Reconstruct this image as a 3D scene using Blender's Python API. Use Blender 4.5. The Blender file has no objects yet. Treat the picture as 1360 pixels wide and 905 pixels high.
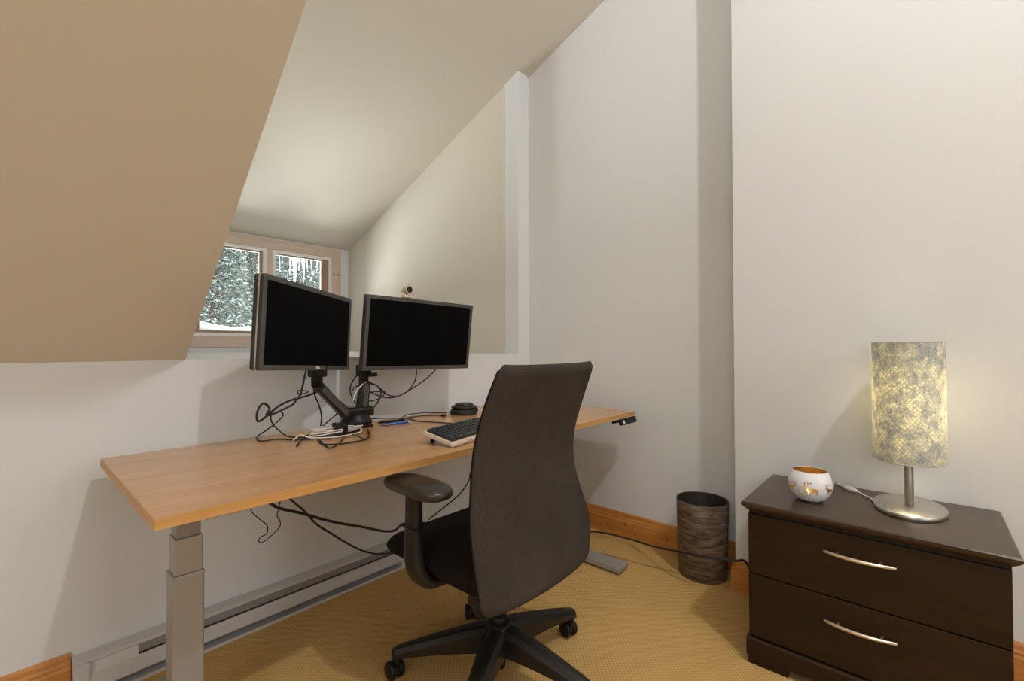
import bpy, bmesh, math, random
from mathutils import Vector, Matrix
PI = math.pi
R = math.radians
random.seed(7)
col = bpy.context.scene.collection

# ------------------------------------------------------------------ camera model
H = 1.05
FPX, YAW, PITCH, ROLL = 605.93, 0.7320, 0.0136, -0.0014
cF = Vector((math.cos(YAW)*math.cos(PITCH), math.sin(YAW)*math.cos(PITCH), math.sin(PITCH)))
cR0 = Vector((math.sin(YAW), -math.cos(YAW), 0))
cU0 = cR0.cross(cF)
cR = cR0*math.cos(ROLL) + cU0*math.sin(ROLL)
cU = -cR0*math.sin(ROLL) + cU0*math.cos(ROLL)
def at(px, py, ax, val):
    """point of the real plane X/Y/Z = val measured from the photograph"""
    d = cF + cR*((px-680)/FPX) + cU*((452.5-py)/FPX)
    i = 'XYZ'.index(ax)
    C = Vector((0, 0, H))
    return C + d*((val-C[i])/d[i])

# ------------------------------------------------------------------ mesh helpers
class MB:
    def __init__(s):
        s.bm = bmesh.new()
    def box(s, a, b, bev=0.0, seg=2, M=None, mi=0):
        a, b = Vector(a), Vector(b)
        t = bmesh.new()
        bmesh.ops.create_cube(t, size=1)
        c = (a+b)/2; d = b-a
        for v in t.verts:
            v.co = Vector((v.co.x*d.x+c.x, v.co.y*d.y+c.y, v.co.z*d.z+c.z))
        if bev > 0:
            bmesh.ops.bevel(t, geom=t.edges[:], offset=min(bev, .49*min(abs(d.x), abs(d.y), abs(d.z))), segments=seg, profile=.5, affect='EDGES')
        s.merge(t, M, mi)
        return s
    def merge(s, t, M=None, mi=0, smooth=None):
        if M is not None: bmesh.ops.transform(t, matrix=M, verts=t.verts)
        m = bpy.data.meshes.new('tmp')
        for f in t.faces:
            f.material_index = mi
            if smooth is not None: f.smooth = smooth
        t.to_mesh(m); t.free()
        s.bm.from_mesh(m); bpy.data.meshes.remove(m)
    def prism(s, pts, axis, a, b, M=None, mi=0, bev=0):
        """polygon pts (2D) extruded along axis from a to b"""
        t = bmesh.new()
        def mk(p, w):
            if axis == 'X': return Vector((w, p[0], p[1]))
            if axis == 'Y': return Vector((p[0], w, p[1]))
            return Vector((p[0], p[1], w))
        va = [t.verts.new(mk(p, a)) for p in pts]
        vb = [t.verts.new(mk(p, b)) for p in pts]
        n = len(pts)
        t.faces.new(va); t.faces.new(vb[::-1])
        for i in range(n):
            t.faces.new((va[i], vb[i], vb[(i+1) % n], va[(i+1) % n]))
        bmesh.ops.recalc_face_normals(t, faces=t.faces[:])
        if bev: bmesh.ops.bevel(t, geom=t.edges[:], offset=bev, segments=2, profile=.5, affect='EDGES')
        s.merge(t, M, mi)
        return s
    def cyl(s, p, q, r, r2=None, n=24, mi=0, cap=True, M=None):
        p, q = Vector(p), Vector(q); r2 = r if r2 is None else r2
        return s.rings([(p, r), (q, r2)], n, mi, cap, M)
    def rings(s, pr, n=16, mi=0, cap=True, M=None, ell=None, flat=False):
        """tube through points [(p, radius)], parallel frames"""
        t = bmesh.new()
        P = [Vector(p) for p, _ in pr]; rr = [r for _, r in pr]
        prev = None; rs = []
        for i, p in enumerate(P):
            tg = (P[min(i+1, len(P)-1)] - P[max(i-1, 0)])
            if tg.length < 1e-9: tg = Vector((0, 0, 1))
            tg.normalize()
            if prev is None:
                up = Vector((0, 0, 1)) if abs(tg.z) < .9 else Vector((1, 0, 0))
                x = tg.cross(up).normalized()
            else:
                x = (prev - tg*prev.dot(tg)).normalized()
            prev = x; y = tg.cross(x)
            r = rr[i]; rx, ry = (r, r) if not isinstance(r, tuple) else r
            rs.append([t.verts.new(p + x*(math.cos(2*PI*k/n)*rx) + y*(math.sin(2*PI*k/n)*ry)) for k in range(n)])
        for a, b in zip(rs, rs[1:]):
            for k in range(n):
                f = t.faces.new((a[k], a[(k+1) % n], b[(k+1) % n], b[k])); f.smooth = not flat
        if cap:
            t.faces.new(rs[0][::-1]); t.faces.new(rs[-1])
        bmesh.ops.recalc_face_normals(t, faces=t.faces[:])
        s.merge(t, M, mi)
        return s
    def lathe(s, prof, c=(0, 0, 0), n=48, sx=1, sy=1, mi=0, M=None, close=False):
        """profile [(r, z)] round the z axis, elliptical if sx != sy"""
        t = bmesh.new(); c = Vector(c); rs = []
        for r, z in prof:
            if r < 1e-6: rs.append([t.verts.new(c+Vector((0, 0, z)))])
            else: rs.append([t.verts.new(c+Vector((r*sx*math.cos(2*PI*k/n), r*sy*math.sin(2*PI*k/n), z))) for k in range(n)])
        pairs = list(zip(rs, rs[1:])) + ([(rs[-1], rs[0])] if close else [])
        for a, b in pairs:
            for k in range(n):
                k2 = (k+1) % n
                if len(a) == 1 and len(b) == 1: continue
                if len(a) == 1: f = t.faces.new((a[0], b[k2], b[k]))
                elif len(b) == 1: f = t.faces.new((a[k], a[k2], b[0]))
                else: f = t.faces.new((a[k], a[k2], b[k2], b[k]))
                f.smooth = True
        bmesh.ops.recalc_face_normals(t, faces=t.faces[:])
        s.merge(t, M, mi)
        return s
    def build(s, name, mat, parent=None, loc=None, autosmooth=False, **kw):
        me = bpy.data.meshes.new(name)
        s.bm.to_mesh(me); s.bm.free()
        for m in (mat if isinstance(mat, (list, tuple)) else [mat]): me.materials.append(m)
        o = bpy.data.objects.new(name, me); col.objects.link(o)
        if parent is not None: o.parent = parent
        if loc is not None: o.location = loc
        if autosmooth:
            for p in me.polygons: p.use_smooth = True
        for k, v in kw.items(): o[k] = v
        return o

def catmull(P, k=8):
    P = [Vector(p) for p in P]; out = []
    for i in range(len(P)-1):
        p0 = P[max(i-1, 0)]; p1 = P[i]; p2 = P[i+1]; p3 = P[min(i+2, len(P)-1)]
        for j in range(k):
            t = j/k
            out.append(.5*((2*p1)+(p2-p0)*t+(2*p0-5*p1+4*p2-p3)*t*t+(3*p1-p0-3*p2+p3)*t**3))
    out.append(P[-1]); return out

def empty(name, loc=(0, 0, 0), rot=None, **kw):
    o = bpy.data.objects.new(name, None); col.objects.link(o)
    o.location = loc
    if rot is not None: o.rotation_euler = rot
    o.empty_display_size = .05
    for k, v in kw.items(): o[k] = v
    return o
def lab(o, label, cat, group=None):
    o['label'] = label; o['category'] = cat
    if group: o['group'] = group
    return o
def struct(o):
    o['kind'] = 'structure'; return o

# ------------------------------------------------------------------ materials
def mat(name, rgb, rough=.6, metal=0, spec=.5, **kw):
    m = bpy.data.materials.new(name); m.use_nodes = True
    b = m.node_tree.nodes['Principled BSDF']
    b.inputs['Base Color'].default_value = (*rgb, 1)
    b.inputs['Roughness'].default_value = rough
    b.inputs['Metallic'].default_value = metal
    b.inputs['Specular IOR Level'].default_value = spec
    for k, v in kw.items(): b.inputs[k].default_value = v
    return m
class NT:
    def __init__(s, m): s.m = m; s.t = m.node_tree; s.b = s.t.nodes['Principled BSDF']
    def n(s, typ, ins=None, **kw):
        x = s.t.nodes.new(typ)
        for k, v in kw.items(): setattr(x, k, v)
        for k, v in (ins or {}).items():
            if isinstance(v, bpy.types.NodeSocket): s.t.links.new(v, x.inputs[k])
            else: x.inputs[k].default_value = v
        return x
    def co(s, sc=(1, 1, 1), rot=(0, 0, 0), kind='Object'):
        c = s.n('ShaderNodeTexCoord')
        return s.n('ShaderNodeMapping', {'Vector': c.outputs[kind], 'Scale': sc, 'Rotation': rot}).outputs[0]
    def noise(s, v, scale, detail=3, rough=.5, dist=0):
        return s.n('ShaderNodeTexNoise', {'Vector': v, 'Scale': scale, 'Detail': detail, 'Roughness': rough, 'Distortion': dist}).outputs[0]
    def ramp(s, fac, stops):
        r = s.n('ShaderNodeValToRGB', {'Fac': fac}); e = r.color_ramp.elements
        while len(e) < len(stops): e.new(.5)
        for x, (p, c) in zip(e, stops): x.position = p; x.color = (*c, 1)
        return r.outputs[0]
    def math(s, op, a, b=0.0):
        x = s.n('ShaderNodeMath', operation=op)
        for i, v in enumerate((a, b)):
            if isinstance(v, bpy.types.NodeSocket): s.t.links.new(v, x.inputs[i])
            else: x.inputs[i].default_value = v
        return x.outputs[0]
    def mix(s, f, a, b):
        x = s.n('ShaderNodeMix', data_type='RGBA')
        for i, v in ((0, f), (6, a), (7, b)):
            if isinstance(v, bpy.types.NodeSocket): s.t.links.new(v, x.inputs[i])
            else: x.inputs[i].default_value = v if i == 0 else (*v, 1)
        return x.outputs[2]
    def link(s, o, name): s.t.links.new(o, s.b.inputs[name]); return s
    def bump(s, h, strength=.3, dist=.002):
        x = s.n('ShaderNodeBump', {'Height': h, 'Strength': strength, 'Distance': dist})
        s.t.links.new(x.outputs[0], s.b.inputs['Normal']); return s

def paint(name, rgb):
    m = mat(name, rgb, .85, spec=.25); n = NT(m)
    v = n.co()
    n.bump(n.noise(v, 60, 4), .06, .004)
    return m
def wood(name, c1, c2, c3, axis='X', rough=.4, sc=1.0, spec=.4, coat=0):
    m = mat(name, c2, rough, spec=spec); n = NT(m)
    s = {'X': (1.2, 14, 14), 'Y': (14, 1.2, 14), 'Z': (14, 14, 1.2)}[axis]
    v = n.co(tuple(q*sc for q in s))
    a = n.noise(v, 2.2, 6, .6, .6)
    fine = n.noise(n.co(tuple(q*sc*6 for q in s)), 3, 3, .6)
    f = n.math('ADD', n.math('MULTIPLY', a, .75), n.math('MULTIPLY', fine, .25))
    n.link(n.ramp(f, [(.32, c1), (.5, c2), (.68, c3)]), 'Base Color')
    n.bump(fine, .08, .001)
    if coat: n.b.inputs['Coat Weight'].default_value = coat; n.b.inputs['Coat Roughness'].default_value = .12
    return m

M = {}
M['wall'] = paint('wall_paint', (.73, .73, .725))
M['cream'] = paint('cream_ceiling_paint', (.68, .63, .53))
M['beech'] = wood('beech_laminate', (.50, .25, .10), (.58, .315, .138), (.66, .38, .18), 'X', .25, .8, .45, .25)
M['beech_edge'] = wood('beech_edge_band', (.50, .25, .075), (.55, .29, .09), (.60, .33, .115), 'X', .42, 1)
M['pineX'] = wood('orange_pine_x', (.42, .155, .03), (.54, .225, .05), (.62, .29, .08), 'X', .4, 1)
M['pineY'] = wood('orange_pine_y', (.42, .155, .03), (.54, .225, .05), (.62, .29, .08), 'Y', .4, 1)
M['sashH'] = wood('pale_pine_h', (.56, .43, .33), (.64, .50, .40), (.70, .56, .46), 'X', .5, 1)
M['sashV'] = wood('pale_pine_v', (.56, .43, .33), (.64, .50, .40), (.70, .56, .46), 'Z', .5, 1)
M['sashD'] = wood('aged_pine_v', (.30, .19, .13), (.36, .23, .16), (.42, .28, .20), 'Z', .5, 1)
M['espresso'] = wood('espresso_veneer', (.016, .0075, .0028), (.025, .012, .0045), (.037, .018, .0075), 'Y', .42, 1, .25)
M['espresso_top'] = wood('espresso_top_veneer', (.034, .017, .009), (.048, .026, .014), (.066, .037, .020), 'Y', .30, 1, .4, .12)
M['black'] = mat('black_plastic', (.007, .0065, .006), .42, spec=.3)
M['blackgloss'] = mat('gloss_black_plastic', (.012, .012, .012), .2)
M['charcoal'] = mat('charcoal_plastic', (.015, .0125, .010), .36, spec=.35)
M['armpad'] = mat('arm_pad_plastic', (.036, .029, .021), .33)
M['bezel'] = mat('grey_monitor_bezel', (.075, .070, .063), .38, spec=.35)
M['bezel_back'] = mat('dark_monitor_back', (.03, .029, .028), .45)
M['silver'] = mat('silver_trim', (.55, .52, .48), .3, .6)
M['screen'] = mat('dark_screen', (.0022, .0022, .0024), .6, spec=.05)
M['white'] = mat('white_plastic', (.80, .79, .76), .35)
M['strip'] = mat('white_weatherstrip', (.86, .83, .78), .5)
M['heater'] = mat('heater_enamel', (.60, .575, .545), .4)
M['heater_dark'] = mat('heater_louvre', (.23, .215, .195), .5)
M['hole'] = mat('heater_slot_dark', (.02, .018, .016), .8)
M['legmetal'] = mat('grey_powder_coat', (.36, .335, .305), .38, .25)
M['legmetal2'] = mat('grey_powder_coat_inner', (.25, .225, .205), .38, .3)
M['cable'] = mat('black_cable', (.016, .013, .012), .5)
M['cablewhite'] = mat('cream_cable', (.72, .66, .56), .5)
M['tan'] = mat('tan_cord', (.36, .22, .08), .7)
M['keycap'] = mat('black_keycap', (.026, .028, .032), .38)
M['kbcase'] = mat('beige_keyboard_case', (.70, .56, .43), .4)
M['blue'] = mat('blue_pen_plastic', (.03, .12, .45), .25)
M['chrome'] = mat('polished_metal', (.75, .72, .68), .15, 1)
M['gold'] = mat('gold_metal', (.80, .50, .15), .38, .7)
M['goldclip'] = mat('champagne_metal', (.72, .6, .4), .3, .5)
M['bowl'] = mat('white_enamel', (.86, .86, .88), .25)
M['snow'] = mat('snow', (.88, .9, .95), .8)
M['bark'] = mat('bark', (.12, .08, .06), .9)
M['bin_in'] = mat('bin_inside', (.035, .024, .018), .6)

# brushed metals
m = mat('brushed_nickel', (.60, .58, .54), .3, 1); n = NT(m)
n.link(n.ramp(n.noise(n.co((2, 60, 60)), 6, 3), [(.3, (.26, .26, .26)), (.7, (.42, .42, .42))]), 'Roughness'); M['nickel'] = m
m = mat('warm_handle_nickel', (.78, .66, .54), .28, .9); M['handle'] = m

# carpet: waffle loops
m = mat('golden_carpet', (.5, .33, .12), .95, spec=.1); n = NT(m)
v = n.co((1, 1, 1), (0, 0, R(0)))
sep = n.n('ShaderNodeSeparateXYZ', {'Vector': v})
w = 2*PI/.017
sx = n.math('SINE', n.math('MULTIPLY', sep.outputs[0], w)); sy = n.math('SINE', n.math('MULTIPLY', sep.outputs[1], w))
waf = n.math('MULTIPLY', sx, sy)
fine = n.noise(v, 420, 3, .7)
big = n.noise(v, 2.5, 3)
hgt = n.math('ADD', n.math('MULTIPLY', waf, .55), fine)
c = n.ramp(n.math('ADD', n.math('MULTIPLY', waf, .10), n.math('ADD', n.math('MULTIPLY', fine, .75), n.math('MULTIPLY', big, .12))),
           [(.22, (.38, .215, .062)), (.45, (.63, .395, .142)), (.72, (.80, .545, .235))])
n.link(c, 'Base Color'); n.bump(hgt, .55, .003); M['carpet'] = m

# chair fabric: fine dark brown knit
m = mat('dark_knit_fabric', (.05, .04, .033), .92, spec=.15); n = NT(m)
v = n.co()
wv = n.n('ShaderNodeTexWave', {'Vector': v, 'Scale': 120, 'Distortion': 2.5, 'Detail': 2, 'Detail Scale': 1.5}, wave_type='BANDS', bands_direction='Z').outputs['Fac']
f2 = n.noise(v, 500, 2, .6)
f3 = n.noise(v, 5, 3)
f = n.math('ADD', n.math('MULTIPLY', wv, .3), n.math('ADD', n.math('MULTIPLY', f2, .5), n.math('MULTIPLY', f3, .3)))
n.link(n.ramp(f, [(.3, (.016, .0115, .009)), (.55, (.042, .033, .027)), (.8, (.088, .072, .061))]), 'Base Color')
n.bump(f, .35, .0012); M['fabric'] = m
m = mat('black_seat_fabric', (.02, .015, .012), .95, spec=.1); n = NT(m)
n.link(n.ramp(n.noise(n.co(), 420, 2, .6), [(.35, (.008, .0055, .004)), (.7, (.024, .017, .013))]), 'Base Color')
n.bump(n.noise(n.co(), 500, 2), .3, .001); M['seat'] = m

# waste bin: printed driftwood
m = mat('driftwood_print', (.2, .14, .09), .45); n = NT(m)
v = n.co((4, 4, 26)); a = n.noise(v, 1.6, 7, .62, 1.1); b = n.noise(n.co((8, 8, 90)), 1.5, 4, .6)
f = n.math('ADD', n.math('MULTIPLY', a, .7), n.math('MULTIPLY', b, .3))
n.link(n.ramp(f, [(.36, (.035, .021, .013)), (.46, (.10, .064, .040)), (.54, (.19, .13, .085)), (.66, (.30, .225, .16))]), 'Base Color')
M['bin'] = m

# lamp shade: translucent fibre over a diamond lattice
m = bpy.data.materials.new('fibre_lampshade'); m.use_nodes = True; n = NT(m)
tc = n.n('ShaderNodeTexCoord'); sep = n.n('ShaderNodeSeparateXYZ', {'Vector': tc.outputs['UV']})
u, vv = sep.outputs[0], sep.outputs[1]
def lines(sgn):
    d = n.math('ADD', n.math('MULTIPLY', u, 48.0), n.math('MULTIPLY', vv, 24.0*sgn))
    return n.math('LESS_THAN', n.math('ABSOLUTE', n.math('SUBTRACT', n.math('FRACT', d), .5)), .105)
lat = n.math('MAXIMUM', lines(1), lines(-1))
obj = n.co()
cloud = n.noise(obj, 30, 8, .78, .15)
fib = n.noise(obj, 260, 4, .8, .4)
f = n.math('ADD', n.math('MULTIPLY', cloud, .68), n.math('MULTIPLY', fib, .32))
base = n.ramp(f, [(.40, (.34, .42, .52)), (.50, (.58, .62, .60)), (.60, (.84, .82, .66))])
base = n.mix(n.math('MULTIPLY', lat, .7), base, (.88, .87, .84))
trc = n.ramp(f, [(.42, (.10, .11, .11)), (.50, (.42, .39, .27)), (.57, (1.0, .93, .56))])
trc = n.mix(n.math('MULTIPLY', lat, .85), trc, (.10, .09, .06))
dif = n.n('ShaderNodeBsdfDiffuse', {'Color': base}); trn = n.n('ShaderNodeBsdfTranslucent', {'Color': trc})
mx = n.n('ShaderNodeMixShader', {0: .5, 1: dif.outputs[0], 2: trn.outputs[0]})
n.t.links.new(mx.outputs[0], n.t.nodes['Material Output'].inputs['Surface']); M['shade'] = m
m = bpy.data.materials.new('bulb_glow'); m.use_nodes = True; n = NT(m)
n.b.inputs['Base Color'].default_value = (1, .9, .7, 1); n.b.inputs['Emission Color'].default_value = (1, .84, .58, 1); n.b.inputs['Emission Strength'].default_value = 38; M['bulb'] = m

# glass
m = bpy.data.materials.new('window_glass'); m.use_nodes = True; n = NT(m)
tr = n.n('ShaderNodeBsdfTransparent', {'Color': (.96, .98, .97, 1)}); gl = n.n('ShaderNodeBsdfGlossy', {'Roughness': .02})
fr = n.n('ShaderNodeFresnel', {'IOR': 1.45})
mx = n.n('ShaderNodeMixShader', {0: fr.outputs[0], 1: tr.outputs[0], 2: gl.outputs[0]})
n.t.links.new(mx.outputs[0], n.t.nodes['Material Output'].inputs['Surface']); M['glass'] = m
m = mat('ice', (.85, .92, .95), .25); m.node_tree.nodes['Principled BSDF'].inputs['Transmission Weight'].default_value = .35; M['ice'] = m
m = mat('needles', (.12, .2, .14), .8); n = NT(m)
oi = n.n('ShaderNodeNewGeometry')
n.link(n.ramp(oi.outputs['Random Per Island'], [(0, (.11, .15, .12)), (.45, (.21, .26, .21)), (.75, (.36, .39, .32)), (1, (.26, .20, .17))]), 'Base Color'); M['needle'] = m

# ================================================================== ROOM
YW, XB, XC = 1.915, 2.298, 2.11
SL = .39                                   # ceiling pitch
p_c = at(703, 104, 'Y', YW); ZC = p_c.z     # ceiling height over the low wall
def zceil(y): return ZC + SL*(YW-y)
XS = at(688.5, 300, 'Y', YW).x              # dormer right cheek
pd = at(462, 333, 'X', XS); YD = pd.y       # dormer end wall
SLc = (ZC-pd.z)/(YD-YW)
SL = SLc
ZK = 1.005; XL = at(246, 479, 'Y', YW).x
XMIN, YMIN = -2.8, -3.2
YCc = .605

def shedpoly(x0, x1, y0, y1, z0=0): pass
# floor
o = MB().box((XMIN-.1, YMIN-.1, -.12), (XB+.12, YW+.12, 0)).build('floor', M['carpet']); struct(o)
# low front wall under the dormer (full height left of nothing, plus the pier at right)
b = MB().box((XMIN, YW, 0), (XB+.1, YW+.115, ZK))
b.prism([(XS, ZK), (XB+.1, ZK), (XB+.1, zceil(YW)+.02), (XS, zceil(YW)+.02)], 'Y', YW, YW+.115)
o = b.build('wall_front', M['wall']); struct(o)
# ledge behind the low wall
struct(MB().box((XL-.02, YW+.115, ZK-.06), (XS+.05, YD+.02, ZK)).build('trim_1', M['wall']))
# far right wall and near right wall (jog)
struct(MB().prism([(YCc-.06, 0), (YW, 0), (YW, zceil(YW)+.02), (YCc-.06, zceil(YCc-.06)+.02)], 'X', XB, XB+.1).build('wall_right', M['wall']))
struct(MB().prism([(YMIN, 0), (YCc, 0), (YCc, zceil(YCc)+.02), (YMIN, zceil(YMIN)+.02)], 'X', XC, XB+.1).build('wall_right', M['wall']))
# dormer right cheek, end wall, left cheek
struct(MB().prism([(YW+.115, ZK-.05), (YD, ZK-.05), (YD, zceil(YD)+.02), (YW+.115, zceil(YW+.115)+.02)], 'X', XS+.004, XS+.1).build('wall_dormer_right', M['cream']))
struct(MB().prism([(YW+.115, ZK-.05), (YD, ZK-.05), (YD, zceil(YD)+.02), (YW+.115, zceil(YW+.115)+.02)], 'X', XL-.1, XL).build('wall_dormer_left', M['cream']))
# window rectangle on the dormer end wall
def W(px, py): return at(px, py, 'Y', YD)
x_out_r = W(452, 380).x; z_out_t = W(440, 331).z; z_out_b = W(300, 461.5).z
g1r = W(345.5, 400).x; g2l = W(364.5, 360).x; g2r = W(428, 370).x; g1l = W(265, 428).x
x_out_l = g1l - (x_out_r-g2r)
hx0, hx1, hz0, hz1 = x_out_l+.03, x_out_r-.03, z_out_b+.02, z_out_t-.03
WT = .16
b = MB()
b.box((XL-.1, YD, ZK-.06), (hx0, YD+WT, pd.z+.1)).box((hx1, YD, ZK-.06), (XS+.1, YD+WT, pd.z+.1))
b.box((hx0, YD, ZK-.06), (hx1, YD+WT, hz0)).box((hx0, YD, hz1), (hx1, YD+WT, pd.z+.1))
struct(b.build('wall_dormer_end', M['wall']))
# main ceiling (one pitched plane) and the steep lower slope left of the dormer
struct(MB().prism([(YMIN-.1, zceil(YMIN-.1)), (YD+WT, zceil(YD+WT)), (YD+WT, zceil(YD+WT)+.1), (YMIN-.1, zceil(YMIN-.1)+.1)], 'X', XMIN-.1, XB+.2).build('ceiling', M['cream']))
z7 = ZK+(YW-.7)*.824
struct(MB().prism([(YW, ZK), (.7, z7), (.7, zceil(.7)), (YW+.115, zceil(YW+.115)), (YW+.115, ZK)], 'X', XMIN, XL-.0).build('ceiling_slope', M['cream']))
# walls behind the camera
struct(MB().prism([(YMIN-.1, 0), (YW+.1, 0), (YW+.1, zceil(YW+.1)+.02), (YMIN-.1, zceil(YMIN-.1)+.02)], 'X', XMIN-.1, XMIN).build('wall_left', M['wall']))
struct(MB().box((XMIN-.1, YMIN-.1, 0), (XB+.1, YMIN, zceil(YMIN)+.05)).build('wall_back', M['wall']))

# baseboards: moulded profile (distance from wall, height)
BP = [(0, 0), (.016, 0), (.016, .088), (.013, .096), (.013, .104), (.009, .112), (.007, .124), (.003, .132), (0, .133)]
def baseY(name, x_face, y0, y1, s=-1):
    o = MB().prism([(x_face+s*d, z) for d, z in BP], 'Y', y0, y1).build(name, M['pineY']); return struct(o)
def baseX(name, y_face, x0, x1):
    o = MB().prism([(y_face-d, z) for d, z in BP], 'X', x0, x1).build(name, M['pineX']); return struct(o)
HX0 = at(94.6, 874.2, 'Y', YW).x; HX1 = at(545, 752, 'Z', 0).x
baseY('baseboard_right', XB, YCc, YW-.016)
baseY('baseboard_right', XC, YMIN, YCc+.0)
struct(MB().prism([(YCc+d, z) for d, z in BP], 'X', XC-.016, XB-.016).build('baseboard_right', M['pineX']))
baseX('baseboard_front', YW, XMIN, HX0-.002); baseX('baseboard_front', YW, HX1+.002, XB)
# knots in the far baseboard
b = MB()
for y, z in ((1.33, .05), (1.16, .035), (.98, .06), (1.22, .075)):
    b.lathe([(0, 0), (.006, .0006), (.007, 0)], M=Matrix.Translation((XB-.0162, y, z)) @ Matrix.Rotation(-PI/2, 4, 'Y'), n=14, sy=.7)
kn = b.build('trim_2', mat('pine_knot', (.16, .05, .015), .5)); struct(kn)

# ------------------------------------------------------------------ window
win = empty('window_1', ((hx0+hx1)/2, YD, hz0)); struct(win)
def wpart(b, name, m, par=None, **kw):
    o = b.build(name, m, win if par is None else par)
    L = win.location
    o.location = (-L.x, -L.y, -L.z) if par is None else (0, 0, 0)
    return o
cw = .012
zb_in, zt_in = W(300, 447).z, W(440, 343).z
cr_in = W(440, 380).x; ml, mr = W(353.5, 380).x, W(361.5, 350).x; cl_in = g1l-(cr_in-g2r)
# casing boards
wpart(MB().box((x_out_l, YD-cw, zt_in), (x_out_r, YD+.0, z_out_t), .002), 'casing', M['sashH'])
wpart(MB().box((x_out_l, YD-cw, z_out_b), (x_out_r, YD+.0, zb_in), .002), 'casing', M['sashH'])
wpart(MB().box((x_out_l, YD-cw, zb_in), (cl_in, YD, zt_in), .002), 'casing', M['sashV'])
wpart(MB().box((cr_in, YD-cw, zb_in), (x_out_r, YD, zt_in), .002), 'casing', M['sashV'])
wpart(MB().box((ml, YD-cw, zb_in), (mr, YD+.06, zt_in), .002), 'mullion', M['sashV'])
kb = MB()
for kx, kz in ((W(441.5, 364).x+.012, W(441, 364).z), (W(449, 366).x, W(449, 366).z)):
    kb.cyl((kx, YD-cw-.0008, kz), (kx, YD-cw+.002, kz), .007, n=12)
wpart(kb, 'knot', mat('dark_knot', (.10, .05, .03), .6))
for (a, c_, ga, gc) in ((cl_in, ml, g1l, g1r), (mr, cr_in, g2l, g2r)):
    # white weather strip round the opening
    s = .026
    b = MB()
    b.box((a, YD-.004, zb_in), (a+s, YD+.03, zt_in)).box((c_-s, YD-.004, zb_in), (c_, YD+.03, zt_in))
    b.box((a+s, YD-.004, zb_in), (c_-s, YD+.03, zb_in+s+.002)).box((a+s, YD-.004, zt_in-s), (c_-s, YD+.03, zt_in))
    wpart(b, 'weatherstrip', M['strip'])
    za, zb2 = W(300, 439.5).z if a == cl_in else W(300, 439.5).z, W(440, 348).z
    b = MB()
    b.box((a+s, YD+.012, zb_in+s), (ga, YD+.05, zt_in-s), .003).box((gc, YD+.012, zb_in+s), (c_-s, YD+.05, zt_in-s), .003)
    b.box((ga, YD+.012, zb_in+s), (gc, YD+.05, za), .003).box((ga, YD+.012, zb2), (gc, YD+.05, zt_in-s), .003)
    sash = wpart(b, 'sash', M['sashD'])
    MB().box((ga, YD+.028, za), (gc, YD+.034, zb2)).build('pane', M['glass'], sash)
    b = MB(); w_ = .005
    b.box((ga, YD+.018, za), (ga+w_, YD+.028, zb2)).box((gc-w_, YD+.018, za), (gc, YD+.028, zb2))
    b.box((ga+w_, YD+.018, za), (gc-w_, YD+.028, za+w_)).box((ga+w_, YD+.018, zb2-w_), (gc-w_, YD+.028, zb2))
    b.build('glazing_bead', M['strip'], sash)

# ------------------------------------------------------------------ outside
GZ = -2.9
struct(MB().box((-30, YD+1.0, GZ-.3), (60, 60, GZ)).build('floor_snow_ground', M['snow']))
def snowbank():
    t = MB(); bm = t.bm; nx = 26; rows = []
    x0, x1 = hx0+.004, hx1-.004; zb = zb_in-.03
    for i in range(nx+1):
        u = i/nx; x = x0+(x1-x0)*u
        hgt = za+.030+.045*math.exp(-((u-.05)/.22)**2)+.006*math.sin(u*17)
        prof = [(YD+.075, zb-.02), (YD+.075, hgt*.6+zb*.4), (YD+.10, hgt), (YD+.15, hgt+.002), (YD+.20, hgt-.06), (YD+.22, zb-.06)]
        rows.append([bm.verts.new((x, y, z)) for y, z in prof])
    for a, c_ in zip(rows, rows[1:]):
        for k in range(len(a)-1):
            f = bm.faces.new((a[k], a[k+1], c_[k+1], c_[k])); f.smooth = True
        bm.faces.new((a[0], c_[0], c_[-1], a[-1]))
    bm.faces.new(rows[0][::-1]); bm.faces.new(rows[-1])
    bmesh.ops.recalc_face_normals(bm, faces=bm.faces[:])
    return t.build('snow_drift', M['snow'])
o = snowbank(); lab(o, 'low drift of white snow lying outside along the window sill', 'snow'); o['kind'] = 'stuff'
YI = YD+.42
struct(MB().box((XL-.4, YD+WT, zceil(YD+WT)+.15), (XS+.5, YD+WT+.36, zceil(YD+WT)+.27)).build('trim_3', M['sashH']))
zI = zceil(YD+WT)+.154
ice = [(385, 366, .010), (391.5, 378, .034), (397, 360, .012), (403, 376, .018), (408, 362, .008), (414, 364, .011), (421, 360, .007), (371, 357, .006)]
for px, py, r in ice:
    tip = at(px, py, 'Y', YI-.06)
    pts = []
    ln = zI - tip.z
    for k in range(9):
        t = k/8
        pts.append((Vector((tip.x+.004*math.sin(t*9+px), tip.y, zI-ln*t)), max(r*(1-t)**.7*(1+.12*math.sin(t*14+px)), .0012)))
    o = MB().rings(pts, 10).build('icicle', M['ice'])
    big = r > .03
    lab(o, 'thick white icicle, the widest of the row hanging outside the right window pane' if big else
        ('medium icicle hanging just right of the thickest one outside the window' if r == .018 else 'thin white icicle hanging from the eave outside the window'), 'icicle', 'icicles hanging from the eave outside the window' if not (big or r == .018) else None)

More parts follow.
